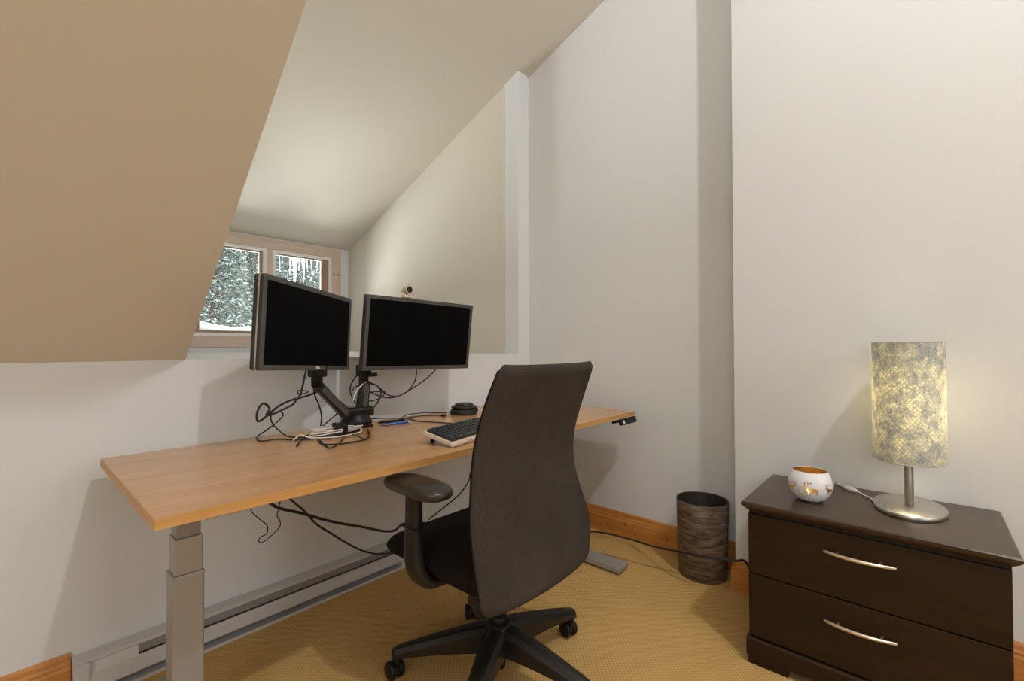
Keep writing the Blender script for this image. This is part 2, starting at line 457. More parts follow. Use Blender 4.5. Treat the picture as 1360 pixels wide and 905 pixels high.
def conifer(x, y, h, rad, seed, label, dens=2600):
    rnd = random.Random(seed)
    root = empty('conifer_tree', (x, y, GZ)); lab(root, label, 'tree')
    MB().rings([((0, 0, 0), .16), ((0.03, 0, h*.5), .09), ((0, .02, h), .015)], 8).build('trunk', M['bark'], root)
    V, F, V2, F2 = [], [], [], []
    for i in range(dens):
        t = rnd.random()**.8; z = h*(.06+.94*t)
        rr = rad*(1-t)**.75*(.25+.75*rnd.random()**.45)+.05; a = rnd.random()*2*PI
        c = Vector((math.cos(a)*rr, math.sin(a)*rr, z-rr*.22))
        for q in range(3):
            s = (.021+.040*rnd.random())*(.6+rad*.4)
            d = Vector((math.cos(a)+rnd.uniform(-.8, .8), math.sin(a)+rnd.uniform(-.8, .8), rnd.uniform(-.7, .5))).normalized()*s*1.7
            w = d.cross(Vector((rnd.uniform(-1, 1), rnd.uniform(-1, 1), 1))).normalized()*s*.35
            snow = rnd.random() < .13
            VV, FF = (V2, F2) if snow else (V, F)
            b0 = c+Vector((rnd.uniform(-.08, .08), rnd.uniform(-.08, .08), rnd.uniform(-.06, .06)+(.03 if snow else 0)))
            k = len(VV)
            up = Vector((0, 0, s*.25))
            VV += [b0-w, b0+d*.5+up, b0+w, b0+d-up*.6]
            FF += [(k, k+1, k+3), (k+1, k+2, k+3), (k, k+2, k+1)]
    for nm, v_, f_, mt in (('foliage', V, F, M['needle']), ('snow_cover', V2, F2, M['snow'])):
        me = bpy.data.meshes.new(nm); me.from_pydata([tuple(p) for p in v_], [], f_); me.materials.append(mt)
        o = bpy.data.objects.new(nm, me); col.objects.link(o); o.parent = root
for i, (px, D, h, rad, lb, dn) in enumerate([
    (283, 9.0, 7.6, .95, 'nearest snow dusted conifer, seen through the left window pane', 9000),
    (392, 9.6, 8.2, 1.0, 'nearest conifer behind the icicles in the right window pane', 9000),
    (330, 12.4, 9.2, 1.3, 'conifer standing behind the mullion between the two panes', 9000),
    (436, 13.0, 9.6, 1.3, 'conifer at the far right edge of the right window pane', 6000),
    (250, 12.8, 9.0, 1.2, 'conifer at the far left edge of the left window pane', 6000),
    (293, 16.5, 12.0, 1.7, 'tall middle distance conifer behind the nearest one on the left', 8000),
    (377, 17.2, 12.5, 1.8, 'tall middle distance conifer behind the nearest one on the right', 8000),
    (335, 22.5, 16, 2.6, 'most distant and largest conifer at the back of the group', 9000)]):
    p = at(px, 420, 'Y', D)
    conifer(p.x, D, h, rad, 40+i, lb, dn)

# ================================================================== BASEBOARD HEATER
ht = empty('baseboard_heater', ((HX0+HX1)/2, YW, 0))
lab(ht, 'long white electric baseboard heater with slotted louvre on the low wall', 'heater')
hl = HX1-HX0; x0, x1 = -hl/2, hl/2
hz = .118
ec = .055
MB().prism([(-.006, .012), (-.0008, .012), (-.0008, hz), (-.006, hz)], 'X', x0, x1).build('back_plate', M['heater'], ht)
MB().prism([(-.006, hz), (-.045, hz-.004), (-.052, hz-.009), (-.052, hz-.013), (-.045, hz-.010), (-.006, hz-.006)], 'X', x0, x1).build('hood', M['heater'], ht)
lo = MB().prism([(-.044, hz-.014), (-.050, hz-.014), (-.060, hz-.034), (-.054, hz-.034)], 'X', x0+.15, x1-.04).build('louvre', M['heater_dark'], ht)
b = MB(); k = x0+.17
while k < x1-.06:
    b.prism([(-.0508, hz-.017), (-.0512, hz-.017), (-.0555, hz-.026), (-.0545, hz-.026)], 'X', k, k+.011); k += .026
b.build('louvre_slot', M['hole'], lo)
MB().prism([(-.054, hz-.036), (-.061, hz-.036), (-.061, hz-.040), (-.054, hz-.040)], 'X', x0+.15, x1-.04).build('louvre_shadow_strip', M['hole'], ht)  # near-black strip, paints the shade in the gap below the louvre
MB().prism([(-.052, hz-.014), (-.061, hz-.038), (-.064, hz-.042), (-.070, .032), (-.066, .026), (-.050, .026), (-.044, hz-.014)], 'X', x0, x0+.15).prism(
    [(-.060, hz-.040), (-.064, hz-.042), (-.070, .034), (-.066, .028), (-.050, .028)], 'X', x0+.15, x1-.04).build('front_panel', M['heater'], ht)
MB().prism([(-.006, .008), (-.040, .022), (-.044, .022), (-.044, .018), (-.006, .004)], 'X', x0+.02, x1-.03).build('inner_deflector', M['heater_dark'], ht)
MB().prism([(-.006, 0), (-.075, 0), (-.075, .010), (-.071, .010), (-.071, .004), (-.006, .004)], 'X', x0, x1).build('bottom_lip', M['heater'], ht)
MB().box((x1-.04, -.073, 0.0), (x1, -.002, hz-.001), .004).build('end_cap', M['heater'], ht)
MB().box((x0, -.0715, 0.0), (x0+.035, -.002, hz-.006), .002).build('end_cap', M['heater'], ht)

# ================================================================== DESK
DX0, DX1, DY0, DY1, DZ = .1957, 2.187, 1.108, 1.840, .716
desk = empty('standing_desk', ((DX0+DX1)/2, (DY0+DY1)/2, 0))
lab(desk, 'long height adjustable desk with a beech top and grey telescopic legs', 'desk')
dx, dy = (DX1-DX0)/2, (DY1-DY0)/2
def rrect(hx, hy, r, n=5):
    P = []
    for cx, cy, a0 in ((hx-r, hy-r, 0), (-hx+r, hy-r, 90), (-hx+r, -hy+r, 180), (hx-r, -hy+r, 270)):
        for k in range(n+1):
            a = R(a0+90*k/n); P.append((cx+r*math.cos(a), cy+r*math.sin(a)))
    return P
MB().prism(rrect(dx, dy, .006), 'Z', DZ-.0225, DZ-.0005).build('edge_band', M['beech_edge'], desk)
MB().prism(rrect(dx-.0015, dy-.0015, .006), 'Z', DZ-.0020, DZ).build('desktop', M['beech'], desk)
def desk_leg(xc):
    b = MB().box((xc-.0345, -.055, .04), (xc+.0345, .015, .462), .003)
    lg = b.build('leg', M['legmetal'], desk)
    MB().box((xc-.031, -.0515, .462), (xc+.031, .0115, .555), .003).build('middle_stage', M['legmetal'], lg)
    MB().box((xc-.027, -.0475, .555), (xc+.027, .0075, DZ-.032), .003).build('upper_stage', M['legmetal2'], lg)
    MB().box((xc-.0355, -.056, .455), (xc+.0355, .016, .460), .001).build('collar', M['legmetal'], lg)
    MB().box((xc-.045, -.435, .008), (xc+.045, .28, .034), .006, 3).build('foot', M['legmetal'], lg)
    for yy in (-.405, .25): MB().cyl((xc, yy, 0), (xc, yy, .009), .018, n=16).build('glide', M['black'], lg)
    MB().box((xc-.035, -.33, DZ-.036), (xc+.035, .30, DZ-.0225), .002).build('support_bracket', M['legmetal2'], lg)
cx = (DX0+DX1)/2
desk_leg(.326-cx); desk_leg(1.93-cx)
b = MB().box((.35-cx, -.05, DZ-.062), (1.90-cx, -.01, DZ-.036), .002).box((.35-cx, .02, DZ-.062), (1.90-cx, .06, DZ-.036), .002)
b.build('crossbar', M['legmetal2'], desk)
# hand controller under the right front edge
kp = MB().prism([(-.0, DZ-.0225), (.012, DZ-.050), (.090, DZ-.050), (.098, DZ-.0225)], 'X', 0, .0)
kp.bm.free()
cxk, cyk = 2.094-cx, -dy+.002
Mk = Matrix.Translation((cxk, cyk, DZ-.041)) @ Matrix.Rotation(R(-18), 4, 'X')
kp = MB().box((-.075, -.014, -.016), (.085, .004, .016), .006, 3, M=Mk).box((-.055, 0.0, .002), (.065, .05, .015), .002, M=Mk).build('hand_controller', M['black'], desk)
b = MB().cyl(Mk @ Vector((-.050, -.0155, -.002)), Mk @ Vector((-.050, -.013, -.002)), .0085, n=20); b.build('round_button', M['white'], kp)

# ================================================================== MONITORS
def rot3(az, ti, ro): return Matrix.Rotation(az, 4, 'Z') @ Matrix.Rotation(ti, 4, 'X') @ Matrix.Rotation(ro, 4, 'Y')
def rrz(hx, hz, r, n=5): return rrect(hx, hz, r, n)
def monitor(center, az, ti, ro, w, h, bz, bzb, rad, depth, silver, label):
    root = empty('computer_monitor', center)
    root.rotation_euler = rot3(az, ti, ro).to_euler(); lab(root, label, 'monitor')
    MB().prism(rrz(w/2, h/2, rad), 'Y', 0.0015, depth, bev=.0012).build('housing', M['bezel_back'] if silver else M['bezel'], root)
    # bezel ring: four boards meeting flush
    b = MB(); t = .0015
    hx, hz_ = w/2, h/2
    outer = rrz(hx, hz_, rad, 5)
    ix, iz0, iz1 = hx-bz, -hz_+bzb, hz_-bz
    bm = b.bm
    def ring(y, pts): return [bm.verts.new((p[0], y, p[1])) for p in pts]
    inner = []
    for cxs, czs in ((1, 1), (-1, 1), (-1, -1), (1, -1)):
        for k in range(6): inner.append((ix*cxs, iz1 if czs > 0 else iz0))
    of = ring(0, [(p[0]*.997, p[1]*.997) for p in outer]); ob = ring(.004, outer)
    innf = ring(0, inner); innb = ring(.004, inner)
    N = len(outer)
    for k in range(N):
        k2 = (k+1) % N
        for q in ((of[k], of[k2], innf[k2], innf[k]), (ob[k], ob[k2], of[k2], of[k]), (innf[k], innf[k2], innb[k2], innb[k])):
            try: bm.faces.new(q)
            except ValueError: pass
    bmesh.ops.remove_doubles(bm, verts=bm.verts[:], dist=1e-6)
    bmesh.ops.recalc_face_normals(bm, faces=bm.faces[:])
    b.build('bezel', M['bezel'], root)
    MB().box((-ix-.0005, .0008, iz0-.0005), (ix+.0005, .003, iz1+.0005)).build('screen', M['screen'], root)
    if silver:
        b = MB(); o1 = rrz(hx+.0006, hz_+.0006, rad); b.prism(o1, 'Y', depth*.42, depth*.56); b.build('side_trim', M['silver'], root)
    MB().box((-w*.33, depth-.002, -h*.36), (w*.33, depth+.018, h*.34), .012, 3).build('rear_cover', M['bezel_back'], root)
    return root
mA = monitor((.745, 1.634, 1.115), R(33.59), R(.94), R(2.71), .540, .298, .0165, .017, .010, .034, True,
             'left monitor, silver edged and turned to the right, small logo below its screen')
mB = monitor((1.256, 1.666, 1.103), R(-1.99), R(5.99), R(.98), .565, .312, .0155, .0175, .003, .030, False,
             'right monitor, square cornered dark screen facing forward with a webcam on top')
# logo of the left monitor
cu = bpy.data.curves.new('logo_curve', 'FONT'); cu.body = 'DELL'; cu.size = .0125; cu.extrude = .0004; cu.align_x = 'CENTER'; cu.align_y = 'CENTER'; cu.offset = .0003
tmp = bpy.data.objects.new('tmp', cu); col.objects.link(tmp)
dg = bpy.context.evaluated_depsgraph_get(); me = bpy.data.meshes.new_from_object(tmp.evaluated_get(dg))
bpy.data.objects.remove(tmp)
me.materials.clear(); me.materials.append(M['white'])
lg = bpy.data.objects.new('logo', me); col.objects.link(lg); lg.parent = mA
lg.rotation_euler = (PI/2, 0, 0); lg.location = (.042, -.0006, -.149+.009)
MB().box((.245, -.0006, -.149+.006), (.250, .001, -.149+.010)).build('power_button', M['black'], mA)
MB().box((-.012, -.0006, -.156+.006), (.014, .001, -.156+.009)).build('logo', M['bezel_back'], mB)

# ------------------------------------------------------------------ monitor arm
arm = empty('monitor_arm', (.98, 1.76, DZ)); lab(arm, 'black double monitor arm clamped to the back edge of the desk', 'monitor arm')
def apart(b, name, m, par=None):
    o = b.build(name, m, arm if par is None else par)
    if par is None: o.location = -arm.location
    return o
BX, BY = .98, 1.750
apart(MB().box((BX-.055, BY-.045, DZ), (BX+.055, DY1+.010, DZ+.012), .004).box((BX-.04, DY1+.001, DZ-.05), (BX+.04, DY1+.016, DZ+.012), .003).box((BX-.04, DY1-.03, DZ-.05), (BX+.04, DY1+.012, DZ-.042), .002), 'clamp', M['black'])
apart(MB().lathe([(0, .012), (.060, .012), (.064, .02), (.062, .034), (.052, .044), (.048, .056), (.036, .064), (0, .064)], (BX, BY, DZ), 32), 'hub', M['black'])
b = MB()
for dx_ in (-.030, .032):
    b.box((BX+dx_-.036, BY-.034, DZ+.045), (BX+dx_+.036, BY+.030, DZ+.086), .012, 3)
apart(b, 'swivel_joint', M['blackgloss'])
b = MB()
for px in (483, 489):
    p = at(px, 562.5, 'Y', BY-.052); b.lathe([(0, 0), (.005, 0), (.005, .003), (0, .003)], M=Matrix.Translation(p) @ Matrix.Rotation(PI/2, 4, 'X'), n=12)
apart(b, 'bolt', M['chrome'])
def link(p, q, w0, w1, t, par_name, m):
    """flat tapered arm from p to q"""
    p, q = Vector(p), Vector(q); d = (q-p); L = d.length; d.normalize()
    side = d.cross(Vector((0, 1, 0))).normalized(); nrm = side.cross(d)
    Mx = Matrix((side, nrm, d)).transposed().to_4x4(); Mx.translation = p
    pts = [(-w0/2, 0), (w0/2, 0), (w1/2*1.12, L*.55), (w1/2, L), (-w1/2, L), (-w1/2*.9, L*.5)]
    b = MB().prism([(x_, y_) for x_, y_ in pts], 'Y', -t/2, t/2, M=Mx, bev=.004)
    return apart(b, par_name, m), Mx, L
pl0 = at(466, 556, 'Y', BY-.01); pl1 = at(421, 511, 'Y', 1.715)
la, Mx, L = link(pl0, pl1, .046, .034, .036, 'lower_arm', M['charcoal'])
b = MB().box((-.011, -.0195, L*.15), (.011, -.0175, L*.9), .004, M=Mx); b.build('cover_plate', M['bezel'], la)
pr0 = at(480, 556, 'Y', BY); pr1 = at(485, 506, 'Y', 1.765)
ra, Mx, L = link(pr0, pr1, .048, .040, .036, 'lower_arm', M['charcoal'])
b = MB().box((-.010, -.0195, L*.15), (.010, -.0175, L*.9), .004, M=Mx); b.build('cover_plate', M['bezel'], ra)
# elbows and heads up to the mounting plates
def head(p, mon, nm):
    Mw = rot3(*{'A': (R(33.59), R(.94), R(2.71)), 'B': (R(-1.99), R(5.99), R(.98))}[mon]); c = Vector((.745, 1.634, 1.115)) if mon == 'A' else Vector((1.256, 1.666, 1.103))
    T = Matrix.Translation(c) @ Mw
    pl = MB().box((-.05, .053, -.05), (.05, .058, .05), .002, M=T).box((-.02, .058, -.03), (.02, .075, .03), .004, M=T)
    apart(pl, 'mounting_plate', M['black'])
    e = T @ Vector((0, .072, -.01))
    return e
eA = head(pl1, 'A', ''); eB = head(pr1, 'B', '')
kA = at(421, 501, 'Y', 1.715)
apart(MB().cyl(kA+Vector((0, 0, -.035)), kA+Vector((0, 0, .03)), .021, n=24).box(kA+Vector((-.03, -.03, .0)), kA+Vector((.028, .02, .045)), .006), 'elbow', M['black'])
apart(MB().rings([(kA+Vector((0, 0, .03)), .016), (kA*.5+Vector((eA.x, eA.y, kA.z))*.5+Vector((0, 0, .05)), .016), (eA, .016)], 14), 'upper_arm', M['charcoal'])
kB = at(483, 500, 'Y', 1.775)
apart(MB().cyl(kB+Vector((0, 0, -.04)), kB+Vector((0, 0, .045)), .020, n=24).box(kB+Vector((-.028, -.02, .0)), kB+Vector((.028, .02, .05)), .006), 'elbow', M['black'])
apart(MB().box(kB+Vector((.0, -.035, -.002)), kB+Vector((.046, -.015, .014)), .004), 'hinge_bracket', M['black'])
apart(MB().rings([(kB+Vector((0, 0, .03)), .016), (Vector((kB.x+.08, kB.y, kB.z+.08)), .016), (eB, .016)], 14), 'upper_arm', M['charcoal'])

# ------------------------------------------------------------------ webcam
T = Matrix.Translation((1.256, 1.666, 1.103)) @ rot3(R(-1.99), R(5.99), R(.98))
wp = T @ Vector((-.100, .008, .156))
wc = empty('webcam', wp); lab(wc, 'small champagne coloured webcam with round black lens on the right monitor', 'webcam')
MB().box((-.010, -.012, .0005), (.032, .018, .013), .003).box((-.006, .018, -.02), (.026, .026, .012), .003).build('clip', M['goldclip'], wc)
MB().cyl((0.006, .004, .010), (.006, .004, .022), .006, n=14).build('hinge', M['goldclip'], wc)
a = Vector((.006, -.022, .036)); c_ = Vector((.001, .032, .034))
MB().rings([(a, .0175), (a*.8+c_*.2, .0185), (a*.45+c_*.55, .015), (c_, .006)], 28).build('body', M['goldclip'], wc)
d = (a-c_).normalized()
MB().rings([(a-d*.001, .0145), (a+d*.002, .0140)], 28).build('lens', M['blackgloss'], wc)

# ================================================================== KEYBOARD
kaz = R(12)
kroot = empty('keyboard', (0, 0, 0)); lab(kroot, 'beige keyboard with black keys propped on small feet', 'keyboard')
kfl = Vector((.988, 1.150, DZ))
Mkb = Matrix.Translation(kfl) @ Matrix.Rotation(kaz, 4, 'Z') @ Matrix.Rotation(R(12.5), 4, 'X')
kroot.matrix_world = Mkb
KW, KD, KH = .40, .132, .020
MB().prism([(0, 0), (KW, 0), (KW, KD), (0, KD)], 'Z', 0.001, .0125, bev=.004).prism([(0.0, 0.012), (.07, .012), (.085, .0), (KW, 0), (KW, KD), (0, KD)], 'Z', .008, .0165, bev=.003).build('case', M['kbcase'], kroot)
MB().box((.008, .014, .0160), (KW-.008, KD-.007, .0172)).build('key_bed', M['black'], kroot)
b0 = None
def keycap(w):
    h2 = .0082
    b = MB(); bm = b.bm
    lo_ = [(-w/2, -.0087), (w/2, -.0087), (w/2, .0087), (-w/2, .0087)]
    hi = [(-w/2+.0022, -.0062), (w/2-.0022, -.0062), (w/2-.0022, .0068), (-w/2+.0022, .0068)]
    a = [bm.verts.new((x, y, 0)) for x, y in lo_]; c = [bm.verts.new((x, y, h2)) for x, y in hi]
    bm.faces.new(c); bm.faces.new(a[::-1])
    for i in range(4): bm.faces.new((a[i], a[(i+1) % 4], c[(i+1) % 4], c[i]))
    bmesh.ops.bevel(bm, geom=[e for e in bm.edges], offset=.0007, segments=1, affect='EDGES')
    me = bpy.data.meshes.new('key'); bm.to_mesh(me); bm.free(); me.materials.append(M['keycap']); return me
pitch = .0190
rows = [[1.25, 1.25, 1.25, 6, 1.25, 1.25, 1.25, 1.25, 1, 1, 1, 1.2],
        [2.25]+[1]*10+[2.75]+[1]*4+[.7],
        [1.75]+[1]*11+[2.25]+[1]*4+[.7],
        [1.5]+[1]*12+[1.5]+[1]*4+[.7],
        [1]*13+[2]+[1]*4+[.7],
        [1]+[1]*12+[1]*6]
cache = {}
nk = 0
for r_, row in enumerate(rows):
    x = .010; tot = sum(row); sc = (KW-.02)/(tot*pitch)
    for w in row:
        ww = w*pitch*sc
        if nk < 100:
            key = round(ww-.0012, 4)
            if key not in cache: cache[key] = keycap(key)
            o = bpy.data.objects.new('key', cache[key]); col.objects.link(o); o.parent = kroot
            o.location = (x+ww/2, .0245+r_*.0187, .0172)
            nk += 1
        x += ww
b = MB()
for xx in (.028, KW-.045):
    b.box((xx, KD-.022, -.026), (xx+.016, KD-.014, .001), .001)
b.build('foot', M['black'], kroot)

# ================================================================== ITEMS ON DESK
pk = empty('charging_puck', (1.534, 1.700, DZ)); lab(pk, 'stack of round black discs, a speaker puck with its cable wound below', 'speaker puck')
MB().lathe([(0, .030), (.060, .030), (.064, .033), (.064, .037), (.058, .041), (.046, .043), (.045, .050), (.042, .053), (0, .053)], n=48).build('body', M['charcoal'], pk)
MB().lathe([(0, .0531), (.034, .0531), (.034, .0537), (0, .0537)], n=40).build('top_ring', M['bezel'], pk)
MB().lathe([(0, .004), (.052, .004), (.052, .030), (0, .030)], n=32).build('foot', M['black'], pk)
P = []
for k in range(110):
    a = k/110*2*PI*5; P.append(Vector(((.066+.003*math.sin(k*.9))*math.cos(a), (.066+.003*math.sin(k*.9))*math.sin(a), .004+.020*k/110)))
MB().rings([(p, .0032) for p in P], 8).build('wound_cable', M['cable'], pk)

def pen(name, p0, p1, r, m1, m2, m3, label):
    p0, p1 = Vector(p0), Vector(p1); d = p1-p0; L = d.length
    o = empty(name, p0); lab(o, label, 'pen'); q = Matrix.Translation((0, 0, 0)) @ d.to_track_quat('Z', 'Y').to_matrix().to_4x4(); o.rotation_euler = q.to_euler()
    MB().rings([((0, 0, L*.10), r*.95), ((0, 0, L*.86), r)], 14).build('barrel', m1, o)
    MB().rings([((0, 0, 0), .0010), ((0, 0, L*.03), .0022), ((0, 0, L*.10), r*.9)], 14).build('tip', m2, o)
    MB().rings([((0, 0, L*.86), r), ((0, 0, L*.97), r*.8), ((0, 0, L), r*.5)], 14).build('cap_end', m3, o)
    MB().box((r*.6, -.0018, L*.55), (r*1.5, .0018, L*.88), .0005).build('clip', m2, o)
    return o
pa, pb = at(546, 560.5, 'Z', DZ+.006), at(505, 564.5, 'Z', DZ+.006)
pen('ballpoint_pen', pa, pb, .0055, M['blue'], M['silver'], mat('mauve_plastic', (.25, .2, .32), .4), 'blue click pen lying on the desk in front of the black one')
pa, pb = at(538, 557.8, 'Z', DZ+.0055), at(502, 561.8, 'Z', DZ+.0055)
pen('ballpoint_pen', pa, pb, .0052, M['black'], M['black'], M['black'], 'black pen lying just behind the blue pen')

# ================================================================== CABLES
def cable(pts, r, label, m='cable', name='cable', smooth=8, group=None):
    o = MB().rings([(p, r) for p in catmull(pts, smooth)], 8).build(name, M[m])
    lab(o, label, 'cable', group); return o
def Y(seq, y0, y1=None):
    y1 = y0 if y1 is None else y1; n_ = len(seq)-1
    return [at(a, b_, 'Y', y0+(y1-y0)*i/max(n_, 1)) for i, (a, b_) in enumerate(seq)]
def Z(seq, r): return [at(a, b_, 'Z', DZ+r+.0004) for a, b_ in seq]
cable(Y([(407, 490), (404, 503), (399, 524), (393, 532), (388, 538)], 1.70, 1.72) + Y([(372, 546), (360, 551), (354, 551), (358, 543), (351, 536), (345, 540), (341, 551), (343, 560), (353, 554), (362, 546), (373, 538), (386, 532), (401, 528), (413, 524), (425, 519)], 1.73, 1.76),
      .0040, 'thick black cable dropping from the left monitor into a loop left of it')
cable(Y([(399, 527), (395, 519.5), (403, 519), (410, 520.5), (401, 524), (398, 527)], 1.705, 1.70), .0022, 'short kinked black cord end knotted on the thick cable below the left monitor')
cable(Y([(372, 546), (376, 551), (372, 557)], 1.735, 1.75) + Y([(363, 565), (352, 573), (343, 579)], 1.76, 1.80) + Z([(341, 584), (350, 586), (368, 583.5), (387, 584.5), (406, 584), (422, 582), (440, 583)], .003),
      .0026, 'thin black cable crossing down to the back of the desk far left of the arm')
cable(Y([(361, 549), (359.5, 556), (362, 563), (368, 570)], 1.745, 1.79) + Z([(380, 579), (394, 581), (408, 581.5), (425, 579)], .003), .0026,
      'thin black cable curving inside the crossing one onto the desk')
cable(Y([(416, 506), (417.5, 523), (423, 537), (427, 552), (426, 566)], 1.74, 1.78), .0030, 'black cable hanging straight below the left arm elbow')
cable(Y([(450, 543), (446, 551), (438, 558), (429, 566)], 1.80, 1.80), .0028, 'short black cable sagging under the slanting lower arm')
cable(Y([(476, 496), (470, 504), (466, 512), (465, 520), (469, 531), (474, 538)], 1.775, 1.77), .0030, 'black cable bulging left of the upright arm')
cable(Y([(553, 487), (553, 497), (551, 506), (546, 514.5), (538, 522), (530, 526), (523, 526.5), (515, 524.5), (505, 516), (497, 511), (487, 509), (478, 511), (470, 516), (467, 520)], 1.74, 1.76), .0030,
      'black cable from the middle of the right monitor underside, looping over the arm')
cable(Y([(580, 487), (576, 494), (565, 504), (548, 516), (534, 524), (525, 527.5), (517, 528.5), (506, 527), (496, 523), (486, 518), (480, 515)], 1.735, 1.755), .0030,
      'black cable from the right part of the right monitor underside')
cable(Y([(478, 521), (489, 521), (500, 520.5), (508, 521), (510.5, 523.5), (506, 528), (498, 531.5), (488, 533.5), (478, 533.5)], 1.75, 1.755), .0026,
      'black cable looping flat around the upright arm at mid height')
cable(Y([(487, 508), (497, 510.5), (504, 516), (506, 523), (504, 530), (500, 537), (493, 546), (485, 553)], 1.748, 1.77), .0030,
      'black cable bowing out right of the upright arm down to the base')
cable(Y([(486, 507.5), (481, 511), (475, 518), (470.5, 526), (469, 533)], 1.748, 1.752), .0028, 'single cream cable draped across the upright arm', 'cablewhite')
cable(Z([(489, 557), (500, 556.3), (513, 555.7), (531, 555.8), (542, 556.2), (555, 559.5), (577, 561), (600, 562.5)], .003), .0024, 'black keyboard cable running along the desk from the arm base')
cable([at(533, 556, 'Z', DZ+.009)] + Z([(536, 553.5), (542, 551), (562, 548.6), (580, 548.4), (594, 548)], .003), .0024, 'black cable running to the back of the round puck')
cable([at(530, 557.5, 'Z', DZ+.009)] + Z([(548, 554), (563, 552.3), (575, 552), (587, 552), (601, 551.5), (615, 551.5)], .003), .0022, 'black cable with a plug running in front of the round puck')
p0, p1 = at(586, 552, 'Z', DZ+.006), at(592, 552, 'Z', DZ+.006)
o = MB().rings([(p0, .0055), (p1, .0055)], 8).build('cable_plug', M['charcoal']); lab(o, 'small dark plug on the cable in front of the puck', 'plug')
cable(Z([(422, 581), (426, 586), (432, 592), (438, 595.5), (445, 593), (451, 589), (455, 583), (457, 577)], .003), .0026, 'black cable looping forward nearest the desk front below the coil')
cable(Z([(423, 583), (425, 588), (434, 590.5), (451, 590), (465, 588), (477, 586), (487, 582.5), (491, 578), (489, 573)], .003), .0026, 'black cable sweeping right around the front of the arm base')
cable(Z([(468, 577), (478, 581), (484, 584), (489, 582), (491, 577), (488, 571)], .009), .0024, 'small black cable loop right of the arm base')
cable(Z([(394, 593), (398, 587), (404, 581.5), (411, 577.5), (418, 577)], .003), .0028, 'stub of black cable pointing forward left of the coil')
# cream coil
cc = at(447, 572, 'Z', DZ+.02)
coil = empty('coiled_cable', (cc.x, cc.y, DZ)); lab(coil, 'cream cable wound in a flat coil lying before the arm base', 'coiled cable')
ux = Vector((math.cos(R(-4)), math.sin(R(-4)), 0)); uy = Vector((-ux.y, ux.x, 0))
P = []
for k in range(240):
    a = k/240*2*PI*4; g = .92+.12*math.sin(a*.37+1)
    P.append(ux*(math.cos(a)*.098*g)+uy*(math.sin(a)*.038*g)+Vector((0, 0, .014+.016*k/240+.005*math.sin(a*1.5))))
MB().rings([(p, .0024) for p in P], 8).build('windings', M['cablewhite'], coil)
MB().box((.004, -.048, .006), (.022, .048, .043), .004).build('tie_strap', M['black'], coil)
b = MB().rings([(p, .0024) for p in catmull([ux*.09+Vector((0, 0, .02)), ux*.07+uy*-.05+Vector((0, 0, .012)), ux*-.02+uy*-.062+Vector((0, 0, .008)), ux*-.10+uy*-.03+Vector((0, 0, .010)), ux*-.13+uy*.0+Vector((0, 0, .02)), ux*-.16+uy*-.012+Vector((0, 0, .006))])], 8)
b.build('loose_end', M['cablewhite'], coil)
# black coil under the cream one
c2 = at(452, 577, 'Z', DZ)
P = []
for k in range(200):
    a = k/200*2*PI*4; g = .9+.12*math.sin(a*.43)
    P.append(Vector((c2.x, c2.y, DZ)) + ux*(math.cos(a)*.085*g)+uy*(math.sin(a)*.036*g+.006)+Vector((0, 0, .0035+.006*k/200)))
o = MB().rings([(p, .0028) for p in P], 8).build('coiled_cable', M['cable']); lab(o, 'black cable bundle lying flat beneath the cream coil', 'coiled cable')

# cables below the desk
def U(seq): return [at(a, b_, 'Y', y_) for a, b_, y_ in seq]
cable(U([(330, 668, 1.48), (335, 681, 1.48), (345, 690, 1.48), (355, 699, 1.48), (354, 709, 1.48), (346, 714, 1.48), (343.5, 719, 1.48), (348, 721, 1.48), (360, 712, 1.48), (371, 701, 1.48), (372, 693, 1.48), (368, 685, 1.48), (371, 672, 1.48), (373, 660, 1.48)]), .0016,
      'thin black cord hanging in a small loop under the desk')
pw = U([(352, 664, 1.50), (370, 675, 1.50), (400, 682, 1.52), (440, 693, 1.56), (480, 700, 1.60), (520, 706, 1.64)])
pw += [Vector((1.25, 1.70, .26)), Vector((1.70, 1.62, .08)), Vector((2.05, 1.50, .014)), at(789, 706.5, 'Z', .03), at(835, 716, 'Z', .035), at(863.5, 725, 'Z', .07), at(901, 733, 'X', 2.01), at(941, 740.5, 'X', 1.99), at(975, 745, 'X', 2.01), at(990, 746.5, 'X', 2.045), Vector((2.06, .52, .09)), Vector((2.065, .480, .01))]
cable(pw, .0048, 'thick black power cable sagging under the desk and passing the waste bin')
cable(U([(384, 662, 1.50), (392, 669, 1.50), (403, 678, 1.50), (412, 688, 1.52), (422, 698, 1.54), (440, 709, 1.57), (463, 723, 1.62), (482, 732, 1.66), (500, 736, 1.70), (515, 735, 1.74), (532, 730, 1.78), (560, 722, 1.82), (600, 700, 1.85)]), .0036,
      'black cable drooping lowest under the desk in front of the heater')
cable(U([(634, 600, 1.50), (631, 614, 1.50), (625, 628, 1.50), (622, 640, 1.50), (612, 655, 1.50), (600, 666, 1.50), (585, 678, 1.50), (570, 690, 1.50)]), .0028, 'black cable hanging from the desk underside behind the chair seat')
cable([at(780, 731, 'Z', .003), at(815, 739, 'Z', .003), at(850, 749, 'Z', .003), at(905, 762, 'Z', .003), at(925, 765, 'Z', .003)], .0022, 'thin tan cord lying on the carpet between desk foot and waste bin', 'tan')

# ================================================================== CHAIR
ch = empty('office_chair', (1.06, 1.01, 0)); lab(ch, 'dark brown fabric office chair with high back and black five star base', 'chair')
cx0, cy0 = 1.06, 1.01
